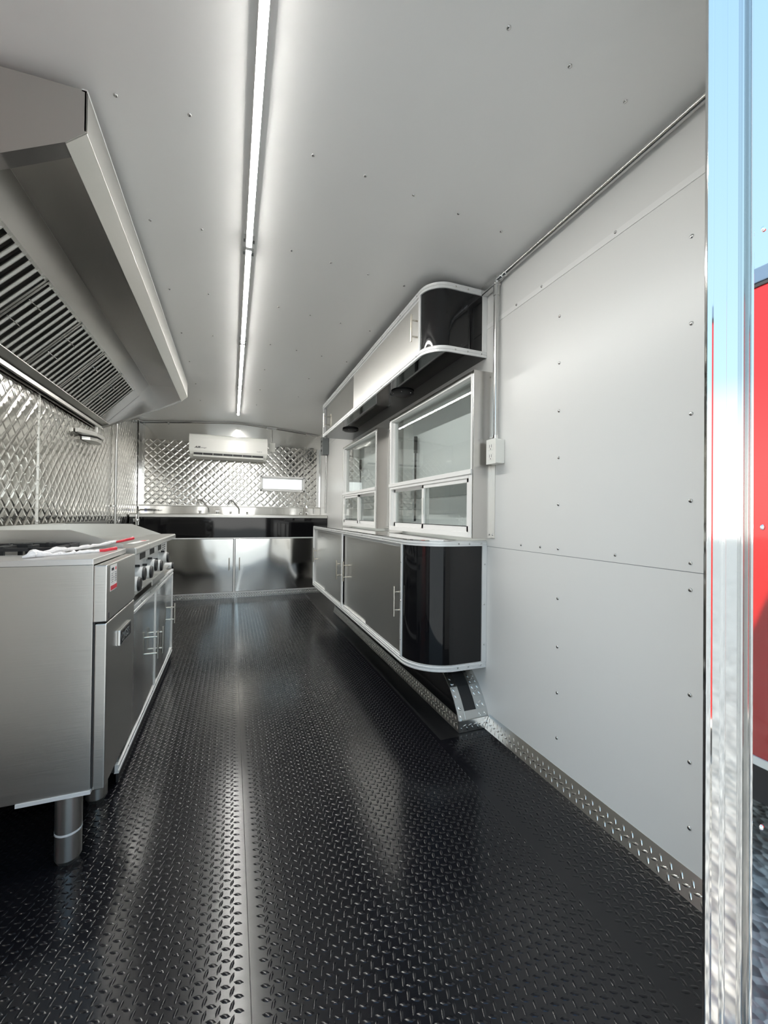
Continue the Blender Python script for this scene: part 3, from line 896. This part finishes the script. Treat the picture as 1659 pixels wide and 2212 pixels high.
# left wall pipe and bracket
lpz = empty('conduit', (XL + .02, 4.66, .95), 'upright shiny pipe on the quilted left wall past the hood', 'conduit')
MB().cyl((XL + .022, 4.66, .93), (XL + .022, 4.66, 1.93), .0125, 14).build('pipe', galv, lpz)
B(XL + .001, XL + .05, 4.64, 4.70, 1.925, 1.975).build('pipe_fitting', galv, lpz, bevel=.005)
B(XL + .003, XL + .026, 4.615, 4.705, 1.095, 1.115).build('strap', galv, lpz, bevel=.002)
br = empty('wall_bracket', (XL + .04, 4.05, 1.62), 'small stainless bracket jutting from the quilted wall below the hood end', 'bracket')
MB().prism([(XL - .002, 3.62), (XL + .02, 3.62), (XL + .095, 3.78), (XL + .095, 3.96), (XL + .06, 4.06), (XL - .002, 4.06)], 'z', 1.640, 1.672).build('bracket_arm', steel, br, bevel=.002)
MB().prism([(XL - .002, 3.76), (XL + .05, 3.78), (XL + .082, 3.84), (XL + .082, 3.95), (XL + .05, 4.03), (XL - .002, 4.03)], 'z', 1.606, 1.634).build('bracket_arm', steel, br, bevel=.002)
st = empty('pipe_stub', (XL + .02, 4.02, 1.73), 'short white pipe stub poking down below the far hood end', 'pipe')
MB().cyl((XL + .030, 4.0, 1.70), (XL + .030, 4.0, 1.765), .012, 10).build('stub', white_plastic, st)

# ------------------------------------------------------------------ far end: sink unit and air conditioner
SY = 5.33
sk = empty('sink_unit', (0.05, 5.6, 0), 'full-width stainless sink counter with black apron and two steel doors at the far end', 'sink')
sx0, sx1 = XL + .005, XR - .005
B(sx0, sx1, SY + .002, SY + .014, .742, .994).build('apron', black_gloss, sk, label='gloss black apron below the sink rim')
rim = MB().prism([(SY - .008, .993), (SY - .008, 1.024), (SY + .0, 1.032), (SY + .05, 1.026), (SY + .05, .993)], 'x', sx0, sx1)
rim.build('front_rim', steel, sk, bevel=.002)
top = MB()
top.box(sx0, sx1, 5.72, 5.80, .99, 1.018)
xs_ = [sx0, -.92, -.50, -.44, -.02, .04, .46, .52, sx1]
top.box(xs_[0], xs_[1], SY + .05, 5.72, .99, 1.018).box(xs_[2], xs_[3], SY + .05, 5.72, .99, 1.018).box(xs_[4], xs_[5], SY + .05, 5.72, .99, 1.018).box(xs_[6], sx1, SY + .05, 5.72, .99, 1.018)
top.build('deck', steel, sk)
for a, b in ((-.92, -.50), (-.44, -.02), (.04, .46)):
    bw = MB()
    bw.box(a, a + .004, SY + .05, 5.72, .76, 1.016).box(b - .004, b, SY + .05, 5.72, .76, 1.016).box(a, b, SY + .05, SY + .054, .76, 1.016).box(a, b, 5.716, 5.72, .76, 1.016).box(a, b, SY + .05, 5.72, .756, .762)
    bw.build('bowl', steel, sk)
B(sx0, sx1, 5.80, 5.846, .99, 1.132).build('backsplash', steel_wavy, sk, bevel=.003)
B(sx0, sx1, 5.792, 5.846, 1.132, 1.146).build('splash_cap', steel, sk, bevel=.002)
for x_, w_ in ((-.995, .004),):
    lab = B(-1.03, -.93, 5.7985, 5.7998, 1.058, 1.096).build('sticker', label_white, sk)
    B(-1.028, -1.000, 5.7975, 5.7986, 1.062, 1.094).build('sticker_emblem', label_blue, lab)
    for q in range(3):
        B(-.992, -.938, 5.7975, 5.7986, 1.066 + q * .010, 1.071 + q * .010).build('print_line', label_grey, lab)
B(-.66, sx1, SY + .006, SY + .016, .066, .742).build('carcass_front', black_matte, sk)
B(sx0, sx1, SY + .016, SY + .03, .066, .99).build('carcass', black_matte, sk)
fr = MB().box(sx0, sx1, SY - .003, SY + .014, .730, .744).box(sx0, sx1, SY - .003, SY + .014, .064, .074).box(.024, .044, SY - .005, SY + .012, .074, .730)
fr.build('door_frame', alu, sk, bevel=.001)
for (a, b, hx) in ((-.90, .020, -.025), (.048, sx1 - .01, .095)):
    d = B(a, b, SY - .004, SY + .005, .078, .727).build('door', steel_wavy, sk, bevel=.001)
    MB().cyl((hx, SY - .034, .345), (hx, SY - .034, .495), .0055, 10).cyl((hx, SY - .004, .375), (hx, SY - .034, .375), .0045, 8).cyl((hx, SY - .004, .465), (hx, SY - .034, .465), .0045, 8).build('handle', nickel, d)
def faucet(xc, kind):
    yb = 5.765
    fz = 1.018
    if kind == 'wide':
        f = MB().box(xc - .13, xc + .13, yb - .02, yb + .02, fz, fz + .020).build('faucet', chrome, sk, bevel=.004)
        MB().tube([(xc - .0, yb, fz + .02), (xc, yb, fz + .085), (xc - .01, yb - .01, fz + .105), (xc - .075, yb - .09, fz + .185), (xc - .105, yb - .13, fz + .198), (xc - .125, yb - .15, fz + .180), (xc - .130, yb - .155, fz + .145)], .0095, 10).build('spout', chrome, f)
        for s in (-1, 1):
            MB().cyl((xc + s * .105, yb, fz + .018), (xc + s * .105, yb, fz + .05), .014, 10).box(xc + s * .105 - .022, xc + s * .105 + .022, yb - .04, yb + .006, fz + .050, fz + .060).build('lever', chrome, f, bevel=.002)
    else:
        f = MB().box(xc - .07, xc + .07, yb - .02, yb + .02, fz, fz + .014).build('faucet', chrome, sk, bevel=.004)
        MB().tube([(xc, yb, fz + .014), (xc, yb, fz + .10), (xc + .005, yb - .02, fz + .135), (xc + .02, yb - .06, fz + .135), (xc + .025, yb - .075, fz + .11)], .010, 10).build('spout', chrome, f)
        for s in (-1, 1):
            MB().cyl((xc + s * .05, yb, fz + .01), (xc + s * .05, yb, fz + .045), .013, 8).box(xc + s * .05 - .02, xc + s * .05 + .02, yb - .015, yb + .015, fz + .045, fz + .058).build('lever', chrome, f, bevel=.002)
faucet(-.285, 'wide'); faucet(.09, 'wide'); faucet(.965, 'small')
MB().tube([(XL + .10, 5.30, .90), (XL + .10, 5.30, 1.06), (XL + .11, 5.34, 1.075), (XL + .22, 5.5, 1.078), (XL + .24, 5.78, 1.075)], .009, 8).build('drain_pipe', chrome, sk)
vv = empty('gas_valve', (XL + .09, 5.26, .9), 'small chrome pipe valve at the left end of the sink counter', 'valve')
MB().cyl((XL + .085, 5.27, .86), (XL + .085, 5.27, 1.02), .010, 10).box(XL + .06, XL + .12, 5.25, 5.29, .94, .972).cyl((XL + .085, 5.25, .956), (XL + .085, 5.215, .956), .018, 12).build('valve_body', chrome, vv)

ac = empty('air_conditioner', (-.04, 5.75, 1.75), 'white split air conditioner mounted high on the far wall', 'air conditioner')
ax0, ax1, az0, az1 = -.520, .438, 1.748, 2.062
side = [(5.856, az0 + .03), (5.856, az1), (5.70, az1), (5.672, az1 - .012), (5.655, az1 - .06), (5.648, az0 + .085), (5.660, az0 + .055), (5.700, az0 + .012), (5.74, az0)]
MB().prism([(a, b) for a, b in side], 'x', ax0 + .008, ax1 - .008).build('body', white_plastic, ac, bevel=.006)
fp = MB().prism([(5.690, az1 + .001), (5.668, az1 - .014), (5.650, az1 - .06), (5.6445, az0 + .10), (5.650, az0 + .078), (5.662, az0 + .078), (5.656, az1 - .06), (5.676, az1 - .01)], 'x', ax0, ax1)
fo = fp.build('front_panel', white_plastic, ac, bevel=.004)
B(ax0 + .055, ax1 - .055, 5.640, 5.675, az0 + .045, az0 + .070).build('air_slot', black_matte, ac)
MB().prism([(5.650, az0 + .022), (5.645, az0 + .045), (5.652, az0 + .047), (5.700, az0 + .018), (5.700, az0 + .008)], 'x', ax0 + .05, ax1 - .05).build('louver', white_plastic, ac, bevel=.002)
for x_ in np.linspace(ax0 + .16, ax1 - .2, 6):
    B(x_, x_ + .004, 5.638, 5.66, az0 + .045, az0 + .070).build('vane', white_plastic, ac)
text('AIR', .034, (ax0 + .065, 5.6435, az0 + .128), '-y', label_ink, ac, shear=.35, bold=.0012, sx=1.25)
text('manager', .021, (ax0 + .132, 5.6435, az0 + .129), '-y', label_ink, ac, shear=.3)
text('NEX', .026, (ax1 - .135, 5.6435, az0 + .115), '-y', label_grey, ac, sx=1.3)

# ------------------------------------------------------------------ cooking line on the left
# 1) open-burner range nearest the door
rg = empty('range', (-.70, 1.58, 0), 'stainless open-burner range with plain side panel, nearest the doorway', 'cooker')
RX, RY0, RY1 = -.376, 1.40, 1.785
RB = -1.02
B(RB, RX, RY0, RY0 + .006, .232, .886).build('side_panel', steel, rg, bevel=.001)
B(RB, RX - .004, RY0 + .006, RY1, .240, .880).build('body', steel, rg)
B(-.548, RX + .002, RY0 - .003, RY0 + .03, .222, .232).build('base_rail', alu, rg)
B(RX + .0005, RX + .005, RY0 + .004, RY0 + .030, .235, .88).build('painted_gap_shade', black_matte, rg)  # black strip painting the shade between side panel and door
# top deck with a lip and a sunken burner well
dk = MB()
dk.box(RB, RX, RY0 - .001, 1.575, .886, .9035).box(RB, -.86, 1.575, RY1, .886, .9035).box(-.50, RX, 1.575, RY1, .886, .9035)
dk.box(-.86, -.50, 1.575, RY1, .880, .886)
dk.build('deck', steel_deck, rg, bevel=.0016)
B(RX, -.342, RY0 + .002, RY1 - .015, .716, .884).build('front_box', steel, rg, bevel=.0035)
sd_ = B(RX + .004, -.342, RY0 + .004, RY1 - .02, .226, .712).build('door', steel, rg, bevel=.0035)
pl = B(-.342, -.334, 1.528, 1.676, .606, .656).build('name_plate', chrome, rg, bevel=.002, label='small chrome-edged black name plate on the door')
B(-.3338, -.3330, 1.534, 1.670, .611, .651).build('plate_field', black_matte, pl)
text('CROSS', .038, (-.3328, 1.540, .617), '+x', chrome, pl, sx=.92, bold=.0006)
stk = B(-.3419, -.3412, 1.436, 1.506, .800, .878).build('sticker', label_white, rg, label='white printed sticker with a red band')
B(-.3411, -.3405, 1.436, 1.506, .803, .816).build('red_band', label_red, stk)
B(-.3411, -.3405, 1.445, 1.470, .862, .870).build('print_line', label_ink, stk)
MB().cyl((-.3412, 1.492, .865), (-.3405, 1.492, .865), .005, 10).build('red_dot', label_red, stk)
for q in range(5):
    B(-.3411, -.3405, 1.442, 1.462 + .006 * (q % 3), .826 + q * .0065, .8285 + q * .0065).build('print_line', label_grey, stk)
    B(-.3411, -.3405, 1.480, 1.500, .826 + q * .0065, .8295 + q * .0065).build('print_line', label_grey, stk)
B(-.3418, -.3412, 1.420, 1.428, .722, .740).build('key_slot', label_ink, rg)
for (x_, y_) in ((-.445, RY0 + .065), (-.96, RY0 + .065), (-.445, RY1 - .05), (-.96, RY1 - .05)):
    lg = MB().cyl((x_, y_, .095), (x_, y_, .236), .034, 20).build('leg', steel, rg)
    MB().cyl((x_, y_, .016), (x_, y_, .093), .0335, 20).cyl((x_, y_, .0), (x_, y_, .016), .025, 6, .0335).build('adjuster', steel, lg)
    MB().cyl((x_, y_, .091), (x_, y_, .097), .0345, 20).build('ring', alu, lg)
# cast iron grate: frame bars with finger bars standing on the deck
for gi, (gx0, gx1) in enumerate(((-.84, -.685), (-.675, -.52))):
    gm = MB()
    z0, z1 = .914, .929
    gm.box(gx0, gx0 + .012, 1.59, RY1 - .01, z0, z1).box(gx1 - .012, gx1, 1.59, RY1 - .01, z0, z1).box(gx0, gx1, 1.59, 1.602, z0, z1 - .004).box(gx0, gx1, RY1 - .022, RY1 - .01, z0, z1)
    xm = (gx0 + gx1) / 2
    gm.box(xm - .006, xm + .006, 1.59, 1.645, z0 + .004, z1 + .004).box(xm - .006, xm + .006, 1.72, RY1 - .01, z0 + .004, z1 + .004)
    gm.box(gx0, gx0 + .05, 1.676, 1.688, z0 + .004, z1 + .004).box(gx1 - .05, gx1, 1.676, 1.688, z0 + .004, z1 + .004)
    for (x_, y_) in ((gx0, 1.59), (gx1 - .012, 1.59), (gx0, RY1 - .022), (gx1 - .012, RY1 - .022)):
        gm.box(x_, x_ + .012, y_, y_ + .012, .886, z0)
    gm.build('burner_grate', cast_iron, rg, bevel=.002)
    MB().cyl((xm, 1.682, .886), (xm, 1.682, .903), .034, 16).cyl((xm, 1.682, .903), (xm, 1.682, .910), .026, 16).build('burner', cast_iron, rg)

# 2) griddle with knobs on the steel counter
gd = empty('griddle', (-.70, 2.5, .635), 'stainless counter griddle with chrome-rimmed black knobs beside the range', 'griddle')
GY0, GY1, GX = 1.84, 3.10, -.415
B(-1.02, GX - .006, GY0, GY1, .665, .862).build('body', steel, gd)
B(GX - .006, GX, GY0, GY1 + .01, .655, .858).build('control_panel', alu, gd, bevel=.001)
for (y0_, y1_) in ((GY0 + .035, 2.165), (2.168, GY1)):
    MB().prism([(-.50, .868), (-.362, .868), (-.360, .872), (-.360, .892), (-.366, .898), (-.50, .898)], 'y', y0_ if y0_ > 2 else GY0 + .04, y1_).build('front_rail', steel, gd, bevel=.002)
B(-.98, -.50, GY0 + .01, GY1, .862, .889).build('plate', steel_door, gd)
MB().prism([(-.98, .862), (-.98, .972), (-.575, .972), (-.40, .915), (-.40, .885)], 'y', GY0 + .012, GY0 + .020).build('side_splash', steel, gd)
MB().prism([(-.98, .862), (-.98, .966), (-.62, .966), (-.45, .900), (-.45, .885)], 'y', GY1 - .020, GY1 - .012).build('side_splash', steel, gd)
B(-.992, -.98, GY0 + .012, GY1 + .9, .862, .972).build('back_splash', steel, gd, bevel=.001)
for (x_, y_) in ((-.50, GY0 + .08), (-.50, GY1 - .08), (-.94, GY0 + .08), (-.94, GY1 - .08), (-.47, 2.36)):
    MB().cyl((x_, y_, .636), (x_, y_, .668), .020, 12).build('foot', chrome, gd)
def knob(y, z, r=.033, parent=gd):
    k = MB().cyl((GX, y, z), (GX + .006, y, z), r * 1.12, 20).cyl((GX + .006, y, z), (GX + .044, y, z), r * .95, 24, r * .98)
    ko = k.build('knob', alu, parent)
    MB().cyl((GX + .044, y, z), (GX + .054, y, z), r * .94, 10, r * .84).build('face', black_matte, ko)
    B(GX + .010, GX + .030, y - .004, y + .004, z + r * .9, z + r * 1.25).build('pointer', black_matte, ko, bevel=.001)
for y, z in ((1.985, .735), (2.085, .765), (2.255, .750), (2.385, .768), (2.56, .745), (2.80, .768)):
    knob(y, z)
knob(3.02, .690, .022)
for (a, b) in ((2.245, 2.375), (2.50, 2.63), (2.76, 2.87)):
    B(GX - .002, GX + .0012, a, b, .812, .842).build('air_window', black_matte, gd)
for yy in (2.93, 3.0):
    for zc in (.80, .72):
        for q in range(3):
            B(GX - .002, GX + .0012, yy, yy + .030, zc + q * .014, zc + q * .014 + .007).build('vent_slot', black_matte, gd)
B(GX - .001, GX + .0014, 1.905, 1.945, .735, .800).build('rating_label', label_white, gd)
MB().prism([(GX, .664), (GX + .035, .690), (GX + .035, .697), (GX, .697)], 'y', 2.02, 2.98).build('grease_tray', steel, gd, bevel=.001)
B(GX + .035, GX + .040, 2.34, 2.72, .668, .699).build('tray_front', steel, gd, bevel=.001)

# 3) steel counter carrying the griddle
bc = empty('counter_cabinet', (-.72, 2.55, 0), 'low stainless counter cabinet with bar-handled doors under the griddle', 'cabinet')
CX, CY0, CY1 = -.395, 1.80, 3.27
B(-1.05, CX - .010, CY0, CY1, .05, .615).build('carcass', black_matte, bc)
B(-1.05, CX - .002, CY0, CY1, .617, .634).build('top', steel, bc, bevel=.001)
B(-1.05, CX - .012, CY1 - .006, CY1 + .001, .05, .617).build('side_panel', steel, bc)
def cprof(z0, z1):
    h = z1 - z0; x = CX
    return [(x - .012, z0), (x + .004, z0), (x + .004, z0 + h * .3), (x + .001, z0 + h * .35), (x + .001, z0 + h * .6), (x + .004, z0 + h * .65), (x + .004, z1 - .001), (x - .012, z1)]
MB().prism(cprof(.600, .637), 'y', CY0, CY1).build('trim_strip', alu, bc)
MB().prism(cprof(.045, .078), 'y', CY0, CY1).build('trim_strip', alu, bc)
B(CX - .010, CX - .001, CY0 + .02, CY1 - .02, -.0, .045).build('toe_kick', black_matte, bc)
B(CX - .010, CX + .003, 2.565, 2.585, .078, .600).build('upright', alu, bc, bevel=.001)
B(CX - .010, CX + .003, CY1 - .022, CY1, .078, .600).build('upright', alu, bc, bevel=.001)
d1 = B(CX - .008, CX, CY0 + .01, 2.562, .082, .596).build('door', steel_wavy, bc, bevel=.0008)
bar_handle(CX, 2.46, .258, .404, 1, d1, .032)
d2 = B(CX - .008, CX, 2.588, CY1 - .024, .082, .596).build('door', steel_wavy, bc, bevel=.0008)
bar_handle(CX, 2.63, .232, .385, 1, d2, .032)
bar_handle(CX, 3.135, .276, .414, 1, d2, .032)
for y in np.arange(1.95, 3.2, .22):
    rivet((CX + .004, y, .629), (1, 0, 0), bc, .004)
for y in (1.95, 2.5, 3.1):
    rivet((CX + .004, y, .07), (1, 0, 0), bc, .004)

# plastic-wrapped sticks lying across the range deck and the griddle rail
def wrapped_stick(p0, p1, red_from, label):
    p0, p1 = Vector(p0), Vector(p1)
    o = empty('wrapped_rod', tuple(p0), label, 'wrapped rod')
    rr = random.Random(int(p1.y * 1000))
    n = 26
    pts, rad = [], []
    for i in range(n + 1):
        t = i / n
        if t > red_from + .02: break
        p = p0.lerp(p1, t)
        bulge = .007 * math.exp(-((t - .12) / .07) ** 2)
        q = max(.003, .0052 + bulge + rr.uniform(-.0015, .002)) * (.4 if i == 0 else 1)
        pts.append(p + Vector((rr.uniform(-.004, .004), rr.uniform(-.003, .003), q + .0005)))
        rad.append(q)
    MB().tube(pts, rad, 9).build('plastic_sleeve', plastic_wrap, o)
    a, b = p0.lerp(p1, red_from), p1
    MB().tube([a + Vector((0, 0, .006)), a.lerp(b, .3) + Vector((0, 0, .006)), b + Vector((0, 0, .010))], [.0045, .0055, .0065], 9).build('red_end', red_wrap, o)
wrapped_stick((-.565, 1.46, .9037), (-.381, 1.667, .9037), .78, 'nearer of two plastic-wrapped rods with red ends, lying on the range deck')
wrapped_stick((-.545, 1.52, .9037), (-.384, 1.94, .9235), .76, 'longer of two plastic-wrapped rods with red ends, reaching over the griddle rail')
tg = empty('paper_tag', (-.41, 2.22, .898), 'white paper strip with red print on the griddle rail', 'paper')
MB().add([(-.445, 2.12, .8988), (-.415, 2.11, .8988), (-.395, 2.36, .8990), (-.425, 2.37, .8990), (-.445, 2.12, .8996), (-.415, 2.11, .8996), (-.395, 2.36, .8998), (-.425, 2.37, .8998)],
         [(3, 2, 1, 0), (4, 5, 6, 7), (0, 1, 5, 4), (1, 2, 6, 5), (2, 3, 7, 6), (3, 0, 4, 7)]).build('strip', label_white, tg)
B(-.424, -.404, 2.30, 2.345, .8998, .9003).build('red_print', label_red, tg)

# ------------------------------------------------------------------ red trailer outside, seen mirrored in the outer plate
rt = empty('red_trailer', (3.4, 1.0, GROUND), 'red parked trailer with white bottom rail mirrored in the polished plate by the doorway', 'trailer')
TX0, TX1, TY0, TY1, TZ0, TZ1 = 2.30, 4.6, -1.25, 3.2, -.075, 2.225
n = 8; r = .10
poly = [(TX0, TZ0), (TX1, TZ0), (TX1, TZ1 - r)]
poly += [(TX1 - r + r * math.cos(a), TZ1 - r + r * math.sin(a)) for a in np.linspace(0, math.pi / 2, n)]
poly += [(TX0 + r + r * math.cos(a), TZ1 - r + r * math.sin(a)) for a in np.linspace(math.pi / 2, math.pi, n)]
MB().prism(poly, 'y', TY0, TY1).build('body', red_paint, rt)
B(TX0 - .010, TX0 + .002, TY0, TY1, TZ0 - .025, TZ0 + .012).build('base_rail', white_rail, rt)
B(TX0 - .012, TX0 + .004, TY0, TY1, TZ1 - .075, TZ1 - .005).build('roof_rail', cap_blue, rt, bevel=.004)
B(TX0 - .006, TX0 + .004, TY0, TY1, TZ1 - .092, TZ1 - .077).build('rain_strip', black_matte, rt)
B(TX0 + .05, TX1 - .05, TY0 + .1, TY1 - .1, TZ0 - .22, TZ0 - .001).build('chassis', black_matte, rt)
for xx in (TX0 + .22, TX1 - .22):
    for yy in (0.7, 1.55):
        wh = MB().cyl((xx - .1, yy, GROUND + .33), (xx + .1, yy, GROUND + .33), .33, 24).build('wheel', tyre, rt)
        MB().cyl((xx - .105, yy, GROUND + .33), (xx + .105, yy, GROUND + .33), .19, 16).build('rim', galv, wh)
for y_ in np.arange(-1.1, 3.2, .4):
    rivet((TX0 - .010, y_, TZ0 - .005), (-1, 0, 0), rt, .008)
